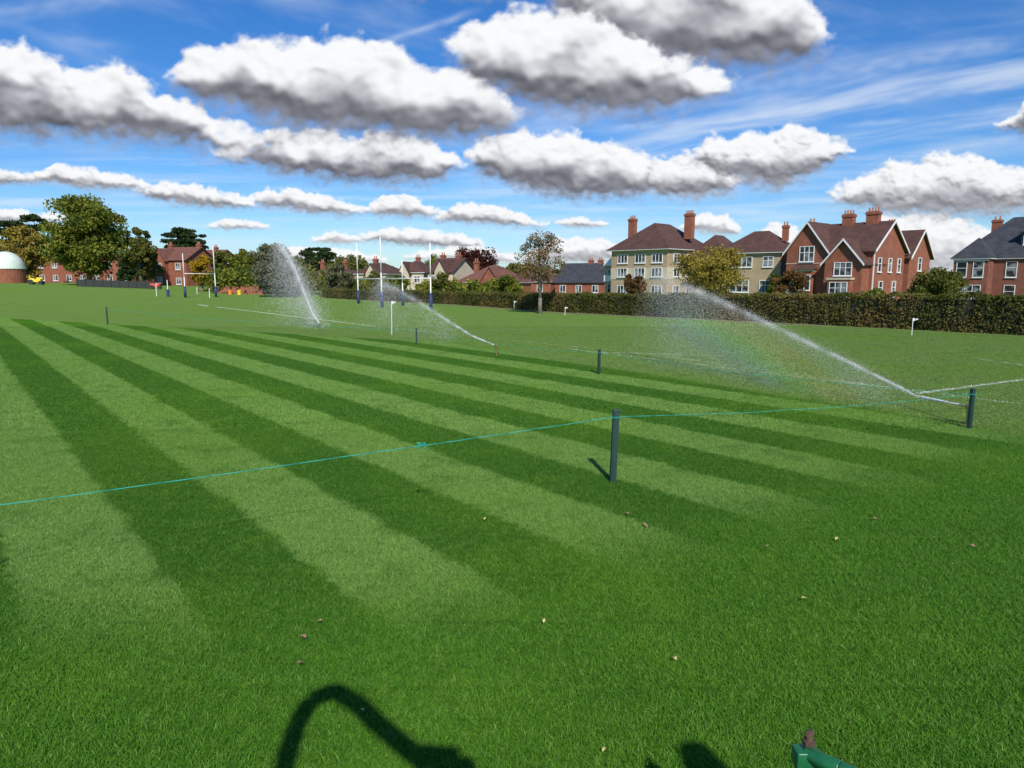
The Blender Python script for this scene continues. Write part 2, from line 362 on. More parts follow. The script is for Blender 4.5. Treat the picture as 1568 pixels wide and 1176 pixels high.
# ------------------------------------------------------------------ houses
class House:
    def __init__(s,name,loc,rz): s.e=empty(name,loc,rz); s.p={}
    def m(s,part,mat):
        if part not in s.p: s.p[part]=(MB(),mat)
        return s.p[part][0]
    def done(s):
        for k,(b,mat) in s.p.items():
            if b.v: b.obj(k,mat,s.e)
        return s.e
    def fbox(s,mb,face,base,a0,a1,o0,o1,z0,z1):
        if face=='front': mb.box(a0,a1,base-o1,base-o0,z0,z1)
        elif face=='right': mb.box(base+o0,base+o1,a0,a1,z0,z1)
        elif face=='left': mb.box(base-o1,base-o0,a0,a1,z0,z1)
    def win(s,face,base,a,z,w,h,nx=2,nz=2):
        g=s.m('window_glass',GLASS); f=s.m('window_frames',WHITE); t=.07
        s.fbox(g,face,base,a-w/2+.02,a+w/2-.02,.0,.03,z+.02,z+h-.02)
        s.fbox(f,face,base,a-w/2-t,a-w/2,.0,.09,z-t,z+h+t); s.fbox(f,face,base,a+w/2,a+w/2+t,.0,.09,z-t,z+h+t)
        s.fbox(f,face,base,a-w/2,a+w/2,.0,.088,z+h,z+h+t); s.fbox(f,face,base,a-w/2-t*1.5,a+w/2+t*1.5,.0,.17,z-t*2.2,z-t)
        s.fbox(f,face,base,a-w/2,a+w/2,.0,.088,z-t+.001,z)
        for i in range(1,nx): c=a-w/2+w*i/nx; s.fbox(f,face,base,c-.035,c+.035,.03,.075,z,z+h)
        for i in range(1,nz): c=z+h*(1-.4*i/(nz-1)) if nz==2 else z+h*i/nz; s.fbox(f,face,base,a-w/2,a+w/2,.03,.07,c-.03,c+.03)
    def gable(s,x0,x1,y0,y1,ze,zr,ax,rm,wm,ov=.35,barge=True,th=.16):
        r=s.m('roof_'+ax,rm); w=s.m('walls',wm); tr=s.m('bargeboards',WHITE); bt=.07
        if ax=='y':
            c=(x0+x1)/2; sl=(zr-ze)/(c-x0); zo=ze-ov*sl
            w.add([(x0,y0,ze),(x1,y0,ze),(c,y0,zr-.02),(x0,y1,ze),(x1,y1,ze),(c,y1,zr-.02)],[(0,1,2),(3,5,4),(0,2,5,3),(1,4,5,2)])
            for sx,xe in ((1,x0-ov),(-1,x1+ov)):
                r.hexa([(xe,y0-ov,zo),(c,y0-ov,zr),(c,y1+ov,zr),(xe,y1+ov,zo),(xe,y0-ov,zo+th),(c,y0-ov,zr+th),(c,y1+ov,zr+th),(xe,y1+ov,zo+th)])
                if barge: tr.hexa([(xe,y0-ov-.08,zo-bt),(c,y0-ov-.08,zr-bt),(c,y0-ov-.003,zr-bt),(xe,y0-ov-.003,zo-bt),(xe,y0-ov-.08,zo+th),(c,y0-ov-.08,zr+th),(c,y0-ov-.003,zr+th),(xe,y0-ov-.003,zo+th)])
        else:
            c=(y0+y1)/2; sl=(zr-ze)/(c-y0); zo=ze-ov*sl
            w.add([(x0,y0,ze),(x0,y1,ze),(x0,c,zr-.02),(x1,y0,ze),(x1,y1,ze),(x1,c,zr-.02)],[(0,2,1),(3,4,5),(0,3,5,2),(1,2,5,4)])
            for ye in (y0-ov,y1+ov):
                r.hexa([(x0-ov,ye,zo),(x1+ov,ye,zo),(x1+ov,c,zr),(x0-ov,c,zr),(x0-ov,ye,zo+th),(x1+ov,ye,zo+th),(x1+ov,c,zr+th),(x0-ov,c,zr+th)])
                if barge:
                  for xa in (x1+ov+.003,x0-ov-.083):
                    tr.hexa([(xa,ye,zo-bt),(xa+.08,ye,zo-bt),(xa+.08,c,zr-bt),(xa,c,zr-bt),(xa,ye,zo+th),(xa+.08,ye,zo+th),(xa+.08,c,zr+th),(xa,c,zr+th)])
    def hip(s,x0,x1,y0,y1,ze,zr,rm,ov=.4,inset=None,key='roof_hip'):
        r=s.m(key,rm); x0-=ov;x1+=ov;y0-=ov;y1+=ov; W=x1-x0;D=y1-y0
        if W>=D:
            i=D/2 if inset is None else inset; a=(x0+i,(y0+y1)/2,zr); b=(x1-i,(y0+y1)/2,zr)
            vs=[(x0,y0,ze),(x1,y0,ze),(x1,y1,ze),(x0,y1,ze),a,b]; fs=[(0,1,5,4),(1,2,5),(2,3,4,5),(3,0,4),(0,3,2,1)]
        else:
            i=W/2 if inset is None else inset; a=((x0+x1)/2,y0+i,zr); b=((x0+x1)/2,y1-i,zr)
            vs=[(x0,y0,ze),(x1,y0,ze),(x1,y1,ze),(x0,y1,ze),a,b]; fs=[(0,1,4),(1,2,5,4),(2,3,5),(3,0,4,5),(0,3,2,1)]
        r.add(vs,fs)
        s.m('gutter',WHITE).box(x0+.05,x1-.05,y0+.05,y1-.05,ze-.12,ze-.004)
    def chim(s,x,y,z0,z1,w=.9,d=.6,n=3,mat=RED):
        c=s.m('chimney',mat); c.box(x-w/2,x+w/2,y-d/2,y+d/2,z0,z1-.35); c.box(x-w/2-.08,x+w/2+.08,y-d/2-.08,y+d/2+.08,z1-.349,z1-.12); c.box(x-w/2-.02,x+w/2+.02,y-d/2-.02,y+d/2+.02,z1-.119,z1)
        p=s.m('chimney_pots',POT)
        for i in range(n): q=x-w/2+w*(i+.5)/n; p.cyl((q,y,z1),(q,y,z1+.45),.12,.09,8)
PHI=math.atan2(-.77,.64)
h=House('brick_house',(32.2,82,0),PHI); w=h.m('walls',RED)
w.box(0,9.6,0,8,0,5.7); h.gable(0,9.6,0,8,5.7,8.75,'x',TILE,RED)
h.gable(.1,4.9,-.5,4,5.75,8.85,'y',TILE,RED); w.box(.1,4.9,-.5,.0,0,5.75)
w.box(5.3,9.3,-1.8,-.003,0,4.4); h.gable(5.3,9.3,-1.8,3.0,4.4,6.7,'y',TILE,RED)
w.box(2.5,9.9,8.6,14.6,0,5.2); h.gable(2.5,9.9,8.6,14.6,5.2,8.1,'x',TILE,RED)
h.win('front',-.5,2.5,4.6,1.6,1.6,3,2)
by=h.m('bay_trim',CREAM); 
by.box(1.3,3.7,-1.3,-.503,3.45,3.7); by.box(1.3,3.7,-1.3,-.503,.6,.9); w.box(1.4,3.6,-1.2,-.503,.9,3.45); h.win('front',-1.2,2.5,1.4,1.8,1.6,3,2)
h.m('bay_roof',TILE).hexa([(1.1,-1.5,3.7),(3.9,-1.5,3.7),(3.9,-.5,3.7),(1.1,-.5,3.7),(1.4,-.9,4.1),(3.6,-.9,4.1),(3.6,-.5,4.25),(1.4,-.5,4.25)])
h.win('front',-1.8,7.3,3.0,1.8,1.3,3,2)
by.box(6.0,8.6,-2.7,-1.803,2.5,2.72); w.box(6.1,8.5,-2.6,-1.803,0,2.5); h.win('front',-2.6,7.3,.8,1.8,1.4,3,2)
w2=h.m('stone_bands',CREAM); w2.box(.08,4.92,-.54,-.503,4.3,4.4)
for yy in (1.6,4.2,6.6): h.win('right',9.6,yy,3.4,.7,1.4,1,2)
for yy in (2.2,5.6): h.win('right',9.6,yy,.7,.8,1.6,1,2)
h.win('right',9.9,11.6,3.6,.8,1.4,1,2); h.win('right',9.9,11.6,.6,1.1,1.7,2,2)
h.chim(4.9,4,7.8,9.9,1.2,.8,4); h.chim(7.6,4,7.8,10.0,1.3,.8,4); h.chim(.5,4.2,7.6,9.3,.8,.7,2); h.chim(6.5,11.6,7,9.2,.9,.7,3)
h.m('porch',WHITE).box(4.95,5.25,-1.2,-.003,2.3,2.5); h.m('door',GLASS).box(5.0,5.25,-.05,-.004,.1,2.1)
h.m('downpipe',WHITE).box(9.602,9.70,.1,.2,0,5.5); h.m('downpipe',WHITE).box(5.05,5.15,-.12,-.004,2.6,5.5)
h.done()
h=House('slate_roof_house',(59.8,95,-.6),PHI); w=h.m('walls',REDD)
w.box(0,16,0,11,0,5.9); h.hip(0,16,0,11,5.9,11.4,SLATE,inset=5.2)
w.box(.6,4.6,-2,-.003,0,5.9); h.hip(.6,4.6,-2,2.6,5.9,8.6,SLATE,key='bay_roof')
h.win('front',-2,1.6,3.5,1.1,1.9,1,2); h.win('front',-2,3.5,3.5,1.1,1.9,1,2); h.win('front',-2,2.6,.5,2.6,1.9,3,2)
h.win('left',.6,-1,3.5,.9,1.9,1,2)
for xx in (6.6,9.2,12,14.6): h.win('front',0,xx,3.5,1.1,1.9,1,2); h.win('front',0,xx,.5,1.1,1.9,1,2)
w3=h.m('white_bands',WHITE); w3.box(.58,4.62,-2.06,-2.003,5.55,5.68)
d=h.m('dormer',SLATE); d.box(7,11,1.3,4.2,7.2,9.1); d.box(6.7,11.3,1.0,4.6,9.1,9.3); h.win('front',1.3,9,7.6,3.4,1.2,5,2)
h.chim(3.0,5.5,6.5,11.2,1.1,.8,2,RED); h.chim(14,5,10,13,1.3,.8,3,RED)
h.done()
h=House('brick_house',(50.5,118,0),PHI); h.m('walls',RED).box(0,6,0,8,0,5.4); h.gable(0,6,0,8,5.4,8.0,'x',TILE,RED); h.chim(2,4,7,9.2,.8,.7,2); h.done()
h=House('cream_flats',(14.3,101,0),R(-46)); w=h.m('walls',TAN)
w.box(0,9.4,0,11,0,6.7); h.hip(0,9.4,0,11,6.7,10.5,TILE,ov=.6,inset=4.2)
h.m('render_band',CREAM).box(-.05,9.45,-.05,11.05,2.6,4.2)
for z in (.6,3.0,4.9):
    for xx in (2.0,5.0,7.8): h.win('front',-.05 if z==3.0 else 0,xx,z,1.6,1.1,3,1)
    for yy in (2.2,5.5,8.8): h.win('right',9.45 if z==3.0 else 9.4,yy,z,1.4,1.1,2,1)
bal=h.m('balconies',WHITE)
w.box(-2.6,-.003,2,8,0,4.6); bal.box(-2.8,.0,1.7,8.3,4.6,4.8)
for z in (2.3,4.8):
    bal.box(-2.75,-2.68,1.8,8.2,z,z+.9); bal.box(-2.75,-.1,1.75,1.82,z,z+.9)
h.win('front',2,-1.3,2.7,1.7,1.3,3,2); h.win('front',2,-1.3,.5,1.7,1.4,3,2); h.win('left',-2.6,5,2.8,3.5,1.3,4,2)
h.chim(1.0,3.5,6.5,11.3,1.0,.8,3); h.chim(8.6,6.4,8.2,11.7,1.2,.8,4)
w.box(9.403,14.2,5.5,12.5,0,5.9); h.hip(9.403,14.2,5.5,12.5,5.9,8.7,TILE,key='link_roof')
h.done()
h=House('tan_brick_house',(27.3,93,0),R(-40)); w=h.m('walls',TAN); w.box(0,8.2,0,8,0,6.0); h.hip(0,8.2,0,8,6.0,8.9,TILE,inset=3.6,ov=.5)
h.win('front',0,3.2,4.2,2.6,1.2,4,1); h.win('front',0,6.6,4.2,1.2,1.2,2,2); h.win('front',0,3,1,2.4,1.4,3,2); h.win('front',0,6.4,1,1.4,1.4,2,2)
h.m('brick_side',RED).box(8.2,8.25,0.05,7.95,0,5.8); h.win('right',8.25,4,3.8,1.2,1.3,2,2); h.chim(7.2,4,7.5,9.5,.7,.6,2); h.done()
def cottage(name,pxl,pxr,d,ye,yr,wm,rm,kind='hip',ch=(),rz=-20,gab=None,rows=2,D=8):
    s=d/1083; x=(pxl-784)/1072*d; W=(pxr-pxl)*s/(math.cos(R(rz))+.25*abs(math.sin(R(rz)))); z0=TZ((pxl+pxr-1568)/2144*d,d)
    ze=EYE+(430-ye)*s-z0; zr=EYE+(430-yr)*s-z0
    h=House(name,(x,d,z0),R(rz)); w=h.m('walls',wm); w.box(0,W,0,D,-.5,ze)
    if kind=='hip': h.hip(0,W,0,D,ze,zr,rm)
    else: h.gable(0,W,0,D,ze,zr,'x',rm,wm,barge=False)
    if gab:
        for (a,b) in gab:
            w.box(a*W,b*W,-1,-.003,-.5,ze); h.gable(a*W,b*W,-1,D/2-.3,ze,ze+(zr-ze)*.85,'y',rm,wm,ov=.25,th=.12,barge=False)
            for zz in ([ze-1.7] if rows==1 else [ze-1.8,ze-4.3]): 
                if zz>-.2: h.win('front',-1,(a+b)/2*W,zz,(b-a)*W*.45,1.1,3,1)
    nw=max(2,int(W/3))
    for i in range(nw):
        t=(i+.5)/nw
        if gab and any(a-.05<t<b+.05 for a,b in gab): continue
        for r in range(rows):
            zz=ze-1.8-2.7*r
            if zz>.1: h.win('front',0,t*W,zz,1.0,1.1,2,1)
    for c in ch: h.chim(c*W,D/2,zr-1,zr+.7,.75,.6,2)
    h.done()
cottage('brick_house',850,930,122,431,404,RED,SLATE,'gable',(.55,.75),-30)
cottage('brick_house',700,792,112,432,406,RED,TILER,'hip',(.15,),-25,gab=[(.5,.85)],rows=1)
cottage('cream_house',655,700,118,416,396,CREAM,TILE,'gable',(.15,.8),-25,gab=[(.4,.85)])
cottage('cream_house',610,652,124,417,399,CREAM,TILE,'hip',(.5,),-12,gab=[(.1,.5)])
cottage('white_house',543,600,120,419,402,CREAM,TILE,'hip',(.3,),-20,gab=[(.45,.8)])
cottage('brick_house',462,546,130,426,406,RED,TILE,'hip',(.2,.7),-20,rows=1)
cottage('brick_house',238,300,132,398,379,RED,TILER,'gable',(.05,.95),-18,gab=[(.1,.45)])
cottage('brick_house',296,336,140,399,383,RED,TILER,'gable',(.5,),-18)
cottage('school_building',55,215,150,397,388,RED,TILER,'gable',(.2,.6),-6,rows=3,D=10)
cottage('brick_house',340,400,140,403,391,RED,TILE,'hip',(.3,),-10)
cottage('brick_house',778,850,130,431,410,RED,TILE,'hip',(.3,),-25)
d=125; x=P(12,430,d).x; z0=TZ(x,d); s=d/1083
e=empty('observatory',(x,d,z0)); b=MB(); rr=24*s; hb=EYE+(430-412)*s-z0; b.cyl((0,0,-.5),(0,0,hb),rr,rr,32); b.obj('brick_drum',RED,e)
b=MB(); b.cyl((0,0,hb),(0,0,hb+.3),rr*1.05,rr*1.05,32)
for i in range(10):
    a0=i*math.pi/20;a1=(i+1)*math.pi/20; b.cyl((0,0,hb+.3+rr*math.sin(a0)),(0,0,hb+.3+rr*math.sin(a1)),rr*math.cos(a0),max(rr*math.cos(a1),.01),32,False)
b.obj('dome',mat_noise('pale_green_paint',(.60,.70,.58),(.68,.76,.66),1,.5),e,smooth=False)
b=MB(); b.box(-.45,.45,-rr-.1,-rr+.2,0,hb-.3); b.obj('door',WHITE,e)
DARKM=mat_noise('dark_netting',(.02,.026,.022),(.04,.045,.04),5,.9)
f=empty('dark_fence_screen'); b=MB()
for k in range(9):
    a=P(118+k*13,434,112); c=P(130+k*13,434,112); z=TZ(a.x,a.y)
    b.box(a.x,c.x,112,112.12,z,z+1.1); b.box(a.x-.05,a.x+.05,111.9,112.2,z,z+1.3)
b.obj('panels',DARKM,f)
f=empty('brick_wall'); b=MB(); a=P(330,440,104); c=P(402,440,104); z=TZ(c.x,104)
b.box(a.x,c.x,104,104.3,z-.5,z+1.15); b.box(a.x-.05,c.x+.05,103.95,104.35,z+1.151,z+1.25); b.obj('wall',RED,f)
ORG=mat_noise('orange_paint',(.7,.2,.03),(.8,.26,.04),3,.5); YLW=mat_noise('yellow_paint',(.7,.5,.02),(.8,.6,.03),3,.45); BLK=mat_noise('rubber',(.02,.02,.02),(.035,.035,.035),5,.8)
REDP=mat_noise('red_paint',(.5,.03,.02),(.6,.05,.03),3,.4)
def mower(px,d,col,sc_=1):
    p=P(px,434,d); z=TZ(p.x,d); e=empty('ride_on_mower',(p.x,d,z),.3); e.scale=(sc_,)*3
    b=MB(); b.box(-.9,.7,-.5,.5,.35,.8); b.box(.1,.95,-.4,.4,.8,1.05); b.box(-.7,-.2,-.35,.35,.8,.95); b.box(-.8,-.68,-.35,.35,.8,1.35); b.obj('body',col,e,.05)
    b=MB()
    for xx,r in ((-.6,.38),(.65,.28)):
        for yy in (-.58,.42): b.cyl((xx,yy,r),(xx,yy+.18,r),r,r,16)
    b.cyl((0,0,1.0),(-.15,0,1.3),.03,.03); b.cyl((-.15,0,1.3),(-.17,0,1.33),.18,.18,14); b.obj('wheels_and_steering',BLK,e)
mower(56,116,YLW,1.1); mower(238,112,REDP,.9)
for px,m_ in ((352,ORG),(366,YLW)):
    p=P(px,443,101); z=TZ(p.x,101); e=empty('equipment_bin',(p.x,101,z)); b=MB(); b.cyl((0,0,0),(0,0,.6),.26,.3,12); b.cyl((0,0,.6),(0,0,.68),.34,.3,12); b.obj('bin',m_,e)
# ------------------------------------------------------------------ rugby posts
BLUE=mat_noise('blue_pad',(.012,.03,.10),(.02,.045,.14),3,.6)
PW=mat_noise('white_post_paint',(.74,.74,.73),(.8,.8,.8),3,.4)
def rugby(a,b,tops,ycross,scale=1):
    e=empty('rugby_posts',((a.x+b.x)/2,(a.y+b.y)/2,0)); o=Vector(e.location)
    w=MB(); pd=MB()
    for p,zt in ((a,tops[0]),(b,tops[1])):
        q=p-o; q.z=TZ(p.x,p.y); w.cyl((q.x,q.y,q.z),(q.x,q.y,zt*.5),.06,.055,10); w.cyl((q.x,q.y,zt*.5),(q.x,q.y,zt),.055,.045,10)
        pd.cyl((q.x,q.y,q.z+.02),(q.x,q.y,q.z+1.35),.15,.15,14); pd.cyl((q.x,q.y,q.z+1.35),(q.x,q.y,q.z+1.4),.15,.08,14)
    qa,qb=a-o,b-o; w.cyl((qa.x,qa.y,ycross),(qb.x,qb.y,ycross),.045,.045,8)
    w.obj('uprights_and_crossbar',PW,e,smooth=True); pd.obj('pads',BLUE,e,smooth=True)
def topz(px,py,d): return P(px,py,d).z
A=G(585,471);B=G(660,475); rugby(A,B,(topz(585,363,A.y),topz(660,372,B.y)),2.6)
A=G(549,465);B=G(617,468); rugby(A,B,(topz(549,373,A.y),topz(617,398,B.y)),2.6)
A=P(283,441,88);B=P(330,441,92); rugby(A,B,(topz(283,388,88),topz(330,378,92)),3.3)
A=G(258,459)
e=empty('padded_goal_post',(A.x,A.y,0)); b=MB(); b.cyl((0,0,0),(0,0,2.5),.05,.05,8); b.obj('pole',PW,e); b=MB(); b.cyl((0,0,.02),(0,0,1.3),.18,.18,12); b.obj('pad',BLUE,e)
def flag(px,yb,yt,name='corner_flag',fl=True,r=.015):
    A=G(px,yb); zt=topz(px,yt,A.y); e=empty(name,A,R(-25)); b=MB(); b.cyl((0,0,0),(0,.05,zt),r,r,8); b.cyl((0,0,0),(0,0,.02),.06,.06,8); b.obj('pole',PW,e)
    if fl:
        b=MB(); s=.10;V=[];n=5
        for i in range(n+1):
            V+=[(i*s/n*2,.03*math.sin(i*1.4)+.05,zt-s*.25*i/n),(i*s/n*2,.03*math.sin(i*1.4)+.05,zt-s*(1.5-.9*i/n))]
        b.add(V,[(2*i,2*i+1,2*i+3,2*i+2) for i in range(n)]); b.obj('flag',WHITE,e)
flag(600,513,461); flag(1396,514,487); flag(240,459,433,fl=False,r=.04); flag(321,459,441,fl=False,r=.04); flag(302,456,440,fl=False,r=.04)
flag(787,474,461); flag(865,482,470)
# ------------------------------------------------------------------ rope posts & rope
POSTM=mat_noise('dark_green_plastic',(.012,.040,.034),(.020,.054,.046),6,.5,.1)
ROPE=mat_noise('turquoise_rope',(.01,.32,.24),(.02,.42,.33),30,.6)
specs=[(938,740,627),(1484,657,595),(917,574,535),(638,529,502),(165,497,470)]
tops=[]
for i,(px,yb,yt) in enumerate(specs):
    A=G(px,yb); zt=topz(px,yt,A.y); w=.036 if i==0 else .032
    e=empty('rope_post',A,R([8,20,30,10,0][i])); 
    if i==0: e.rotation_euler=(R(0),R(1.6),R(8))
    b=MB(); b.box(-w,w,-w*.8,w*.8,-.05,zt-.03); b.box(-w*.45,w*.45,-w*.8-.008,-w*.8-.001,0,zt-.05); b.obj('shaft',POSTM,e,.008)
    b=MB(); b.box(-w*1.12,w*1.12,-w*.95,w*.95,zt-.029,zt); b.cyl((0,-w*1.2,zt-.09),(0,w*1.2,zt-.09),.012,.012,8); b.obj('cap',POSTM,e,.006)
    tops.append(Vector((A.x+(zt*.028 if i==0 else 0),A.y,zt-.09)))
rope=empty('boundary_rope'); b=MB()
def span(a,c,sag,r=.004,n=24):
    pts=[a.lerp(c,i/n)+Vector((0,0,-4*sag*(i/n)*(1-i/n)+random.uniform(-.004,.004))) for i in range(n+1)]; b.tube(pts,[r]*(n+1),6)
left=G(0,770,.75); a=tops[0]; far=a+(left-a)*1.5
span(a,far,.02,.0037); span(tops[0],tops[1],.06,.0032)
span(tops[1],tops[2],.10,.0035); span(tops[2],tops[3],.12,.004); span(tops[3],tops[4],.15,.005)
k=a+(left-a)*.42
for j in range(7):
    q=k+Vector((random.uniform(-.05,.05),random.uniform(-.02,.02),random.uniform(-.03,.02))); b.tube([k,q,q+Vector((random.uniform(-.04,.04),0,-.03))],[.004,.004,.003],6)
for i,tp in enumerate(tops): 
    ww=.041
    for dz in (-.006,.004): b.tube([tp+Vector(v) for v in ((-ww,-ww,dz),(ww,-ww,dz),(ww,ww,dz),(-ww,ww,dz),(-ww,-ww,dz))],[.003]*5,6)
b.obj('rope',ROPE,rope,smooth=True)
e=empty('rope_post',far*1.0-Vector((0,0,far.z))); bb=MB(); bb.box(-.04,.04,-.03,.03,-.05,.82); bb.obj('shaft',POSTM,e,.008)
# ------------------------------------------------------------------ sprinklers and jets
SUNDIR=Vector((.175,-1.10,.90)).normalized()
def matw():
    m,nt,b=newmat('water_droplets'); b.inputs['Roughness'].default_value=.3
    a=N(nt,'ShaderNodeAttribute',attribute_name='tint'); nt.links.new(a.outputs['Color'],b.inputs['Base Color']); b.inputs['Specular IOR Level'].default_value=.6
    return m
WATER=matw()
def droplets(c,r,tint):
    n=len(c); t=np.array([[1,1,1],[1,-1,-1],[-1,1,-1],[-1,-1,1]])/1.732
    V=(c[:,None,:]+t[None]*np.asarray(r)[:,None,None]).reshape(-1,3)
    b=np.arange(n)[:,None]*4; Fc=np.concatenate([b+[[0,1,2]],b+[[0,3,1]],b+[[0,2,3]],b+[[1,3,2]]])
    m=mesh_np('drops',V,Fc); at=m.color_attributes.new('tint','FLOAT_COLOR','POINT')
    col=np.ones((n,4,4)); col[:,:,:3]=tint[:,None,:]; at.data.foreach_set('color',col.astype(np.float32).ravel()); return m
def jet(S,pts,ncore,nmist,rc,rm,spread,drop,drift,rainbow=False,tmin=.25,cs=1.):
    e=empty('water_sprinkler',S); b=MB()
    b.cyl((0,0,0),(0,0,.28),.03,.025,10); b.cyl((0,0,.28),(0,0,.36),.05,.045,12); d=(pts[1]-pts[0]).normalized(); b.cyl((0,0,.33),Vector((0,0,.33))+d*.25,.022,.012,8)
    b.box(-.14,.14,-.02,.02,0,.03); b.box(-.02,.02,-.14,.14,.0301,.05); b.obj('sprinkler_head',mat_noise('brass',(.3,.22,.08),(.4,.3,.12),5,.4,0,.8),e)
    pa=np.array([list(p-S) for p in pts]); tt=np.linspace(0,1,len(pa))
    f=lambda t: np.stack([np.interp(t,tt,pa[:,i]) for i in range(3)],-1)
    t=RNG.random(ncore)**1.1; puls=.7+.3*np.sin(t*70)*np.sin(t*23)
    sp=(.006+spread*.065*cs*t**1.3)[:,None]
    c=f(t)+RNG.normal(size=(ncore,3))*sp; c[:,2]-=np.abs(RNG.normal(size=ncore))*spread*.13*t*cs
    r=rc*(.5+RNG.random(ncore))*puls*(1-.25*t)
    tm=tmin+(1.2-tmin)*RNG.random(nmist)**.75; cm=f(np.minimum(tm,1)); cm+= (np.maximum(tm-1,0)*7)[:,None]*(pa[-1]-pa[-2])/np.linalg.norm(pa[-1]-pa[-2])
    fall=RNG.random(nmist)**1.3
    cm+=RNG.normal(size=(nmist,3))*(spread*(.12+.95*fall*tm))[:,None]
    cm[:,2]-=fall*drop*(.3+tm); cm[:,:2]+=fall[:,None]*np.array(drift)[None,:]
    cl=(np.sin(cm[:,0]*2.3+cm[:,2]*1.7)+np.sin(cm[:,0]*5.1-cm[:,2]*3+1)+np.sin(cm[:,1]*3.1+cm[:,2]*2.2))/3
    keep=(cm[:,2]>-S.z+.02)&(RNG.random(nmist)<.72+.4*cl); cm=cm[keep]; rmm=rm*(.5+RNG.random(len(cm)))
    tint=np.full((len(cm),3),.86)
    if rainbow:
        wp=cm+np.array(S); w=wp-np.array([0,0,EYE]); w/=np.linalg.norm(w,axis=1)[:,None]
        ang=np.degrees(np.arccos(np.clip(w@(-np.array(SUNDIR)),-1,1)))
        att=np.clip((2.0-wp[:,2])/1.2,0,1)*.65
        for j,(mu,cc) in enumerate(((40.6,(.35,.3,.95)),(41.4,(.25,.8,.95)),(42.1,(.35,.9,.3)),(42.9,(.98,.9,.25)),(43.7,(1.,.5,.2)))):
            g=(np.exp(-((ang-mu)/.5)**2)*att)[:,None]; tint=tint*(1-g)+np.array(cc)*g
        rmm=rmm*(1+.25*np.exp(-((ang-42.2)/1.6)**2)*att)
    C=np.concatenate([c,cm]); Rr=np.concatenate([r,rmm]); TT=np.concatenate([np.full((ncore,3),.92),tint])
    new_obj('water_jet',droplets(C,Rr,TT),WATER,e)
S1=G(1481,652); 
jet(S1,[S1+Vector((0,0,.33)),P(1405,606,12.7),P(1300,553,14.2),P(1200,505,15.8),P(1110,462,17.6),P(1045,434,19.2)],21000,110000,.0065,.0040,.62,1.9,(-.2,-1.0),True)
S2=G(760,545)
jet(S2,[S2+Vector((0,0,.33)),P(722,513,25),P(680,486,27.5),P(640,460,30),P(605,440,33),P(588,434,35)],7500,34000,.0088,.0058,1.0,2.0,(-.6,-.5))
S3=G(490,507)
jet(S3,[S3+Vector((0,0,.33)),P(478,478,35),P(465,445,36),P(452,412,37),P(440,388,38),P(430,376,39)],9000,60000,.013,.0082,1.1,3.2,(.9,-1.0),False,.15)
# ------------------------------------------------------------------ fallen leaves
fl=empty('fallen_leaves')
bb={'brown':MB(),'yellow':MB()}
LB=mat_noise('dry_leaf',(.22,.11,.06),(.33,.2,.13),40,.8); LY=mat_noise('yellow_leaf',(.45,.36,.08),(.5,.45,.2),40,.8)
def leafm(p,s,key):
    a=random.random()*6.3; prof=[(0,-1),(.35,-.5),(.62,.0),(.4,.5),(0,1),(-.42,.45),(-.6,-.05),(-.33,-.55)]
    vs=[(0,0,.3)]+[(q[0],q[1],.45*abs(q[0])+random.uniform(0,.35)) for q in prof]
    M=Matrix.Rotation(a,3,'Z')@Matrix.Rotation(random.uniform(-.5,.5),3,'X')
    bb[key].add([p+M@(Vector(v)*s) for v in vs],[(0,i,i%8+1) for i in range(1,9)])
for (px,py,s,k) in [(960,793,.03,'brown'),(988,811,.03,'brown'),(1340,801,.032,'brown'),(1281,832,.024,'yellow'),(1488,843,.026,'brown'),(743,801,.022,'yellow'),(465,985,.028,'brown'),(461,1028,.036,'brown'),(490,960,.02,'brown'),(1230,925,.024,'yellow'),(833,960,.02,'yellow'),(1032,1019,.027,'yellow'),(555,1098,.014,'yellow'),(402,965,.018,'brown'),(925,1160,.016,'yellow'),(1175,843,.016,'brown'),(690,600,.03,'brown')]:
    leafm(G(px,py)+Vector((0,0,.045)),s,k)
for i in range(14):
    leafm(G(random.uniform(0,1568),520+random.random()**2*400)+Vector((0,0,.04)),random.uniform(.010,.018),random.choice(['brown','brown','yellow']))
bb['brown'].obj('brown_leaves',LB,fl); bb['yellow'].obj('yellow_leaves',LY,fl)
# ------------------------------------------------------------------ green machine at the operator's position
tr=empty('green_tractor')
GP=mat_noise('green_machine_paint',(.01,.10,.04),(.02,.15,.06),8,.35,.1); RU=mat_noise('rusty_steel',(.07,.04,.028),(.14,.085,.06),30,.8,.5,.3)
b=MB(); A=P(1232,1152,1.9);B=P(1345,1205,1.75)
b.tube([A,A.lerp(B,.5),B],[.020,.024,.024],12); b.box(A.x-.03,A.x+.04,A.y-.025,A.y+.025,A.z-.045,A.z+.012)
b.cyl(A+Vector((.01,0,-.05)),(A.x+.01,A.y-.3,0.3),.03,.04,10); b.cyl(B,(B.x+.1,.3,.8),.03,.05,10); b.obj('linkage_arm',GP,tr,.004,True)
b=MB(); q=P(1238,1140,1.9); b.cyl(q+Vector((0,0,-.04)),q+Vector((0,0,.035)),.011,.011,10); b.cyl(q+Vector((0,0,.0)),q+Vector((0,0,.014)),.019,.019,6); b.cyl(q+Vector((-.010,0,.030)),q+Vector((.012,0,.042)),.010,.010,8); b.obj('rusty_pin',RU,tr)
def from_shadow(px,py,z): 
    s=G(px,py); return Vector((s.x+z*.159*1.222,s.y-z*1.222,z))
b=MB(); pts=[(-.62,-.45,0),(-.6,-.35,1.5),from_shadow(432,1190,2.75),from_shadow(455,1110,2.95),from_shadow(478,1072,3.05),from_shadow(512,1058,3.1),from_shadow(548,1078,3.08),from_shadow(580,1110,3.0),from_shadow(622,1145,2.95),from_shadow(660,1175,2.9)]
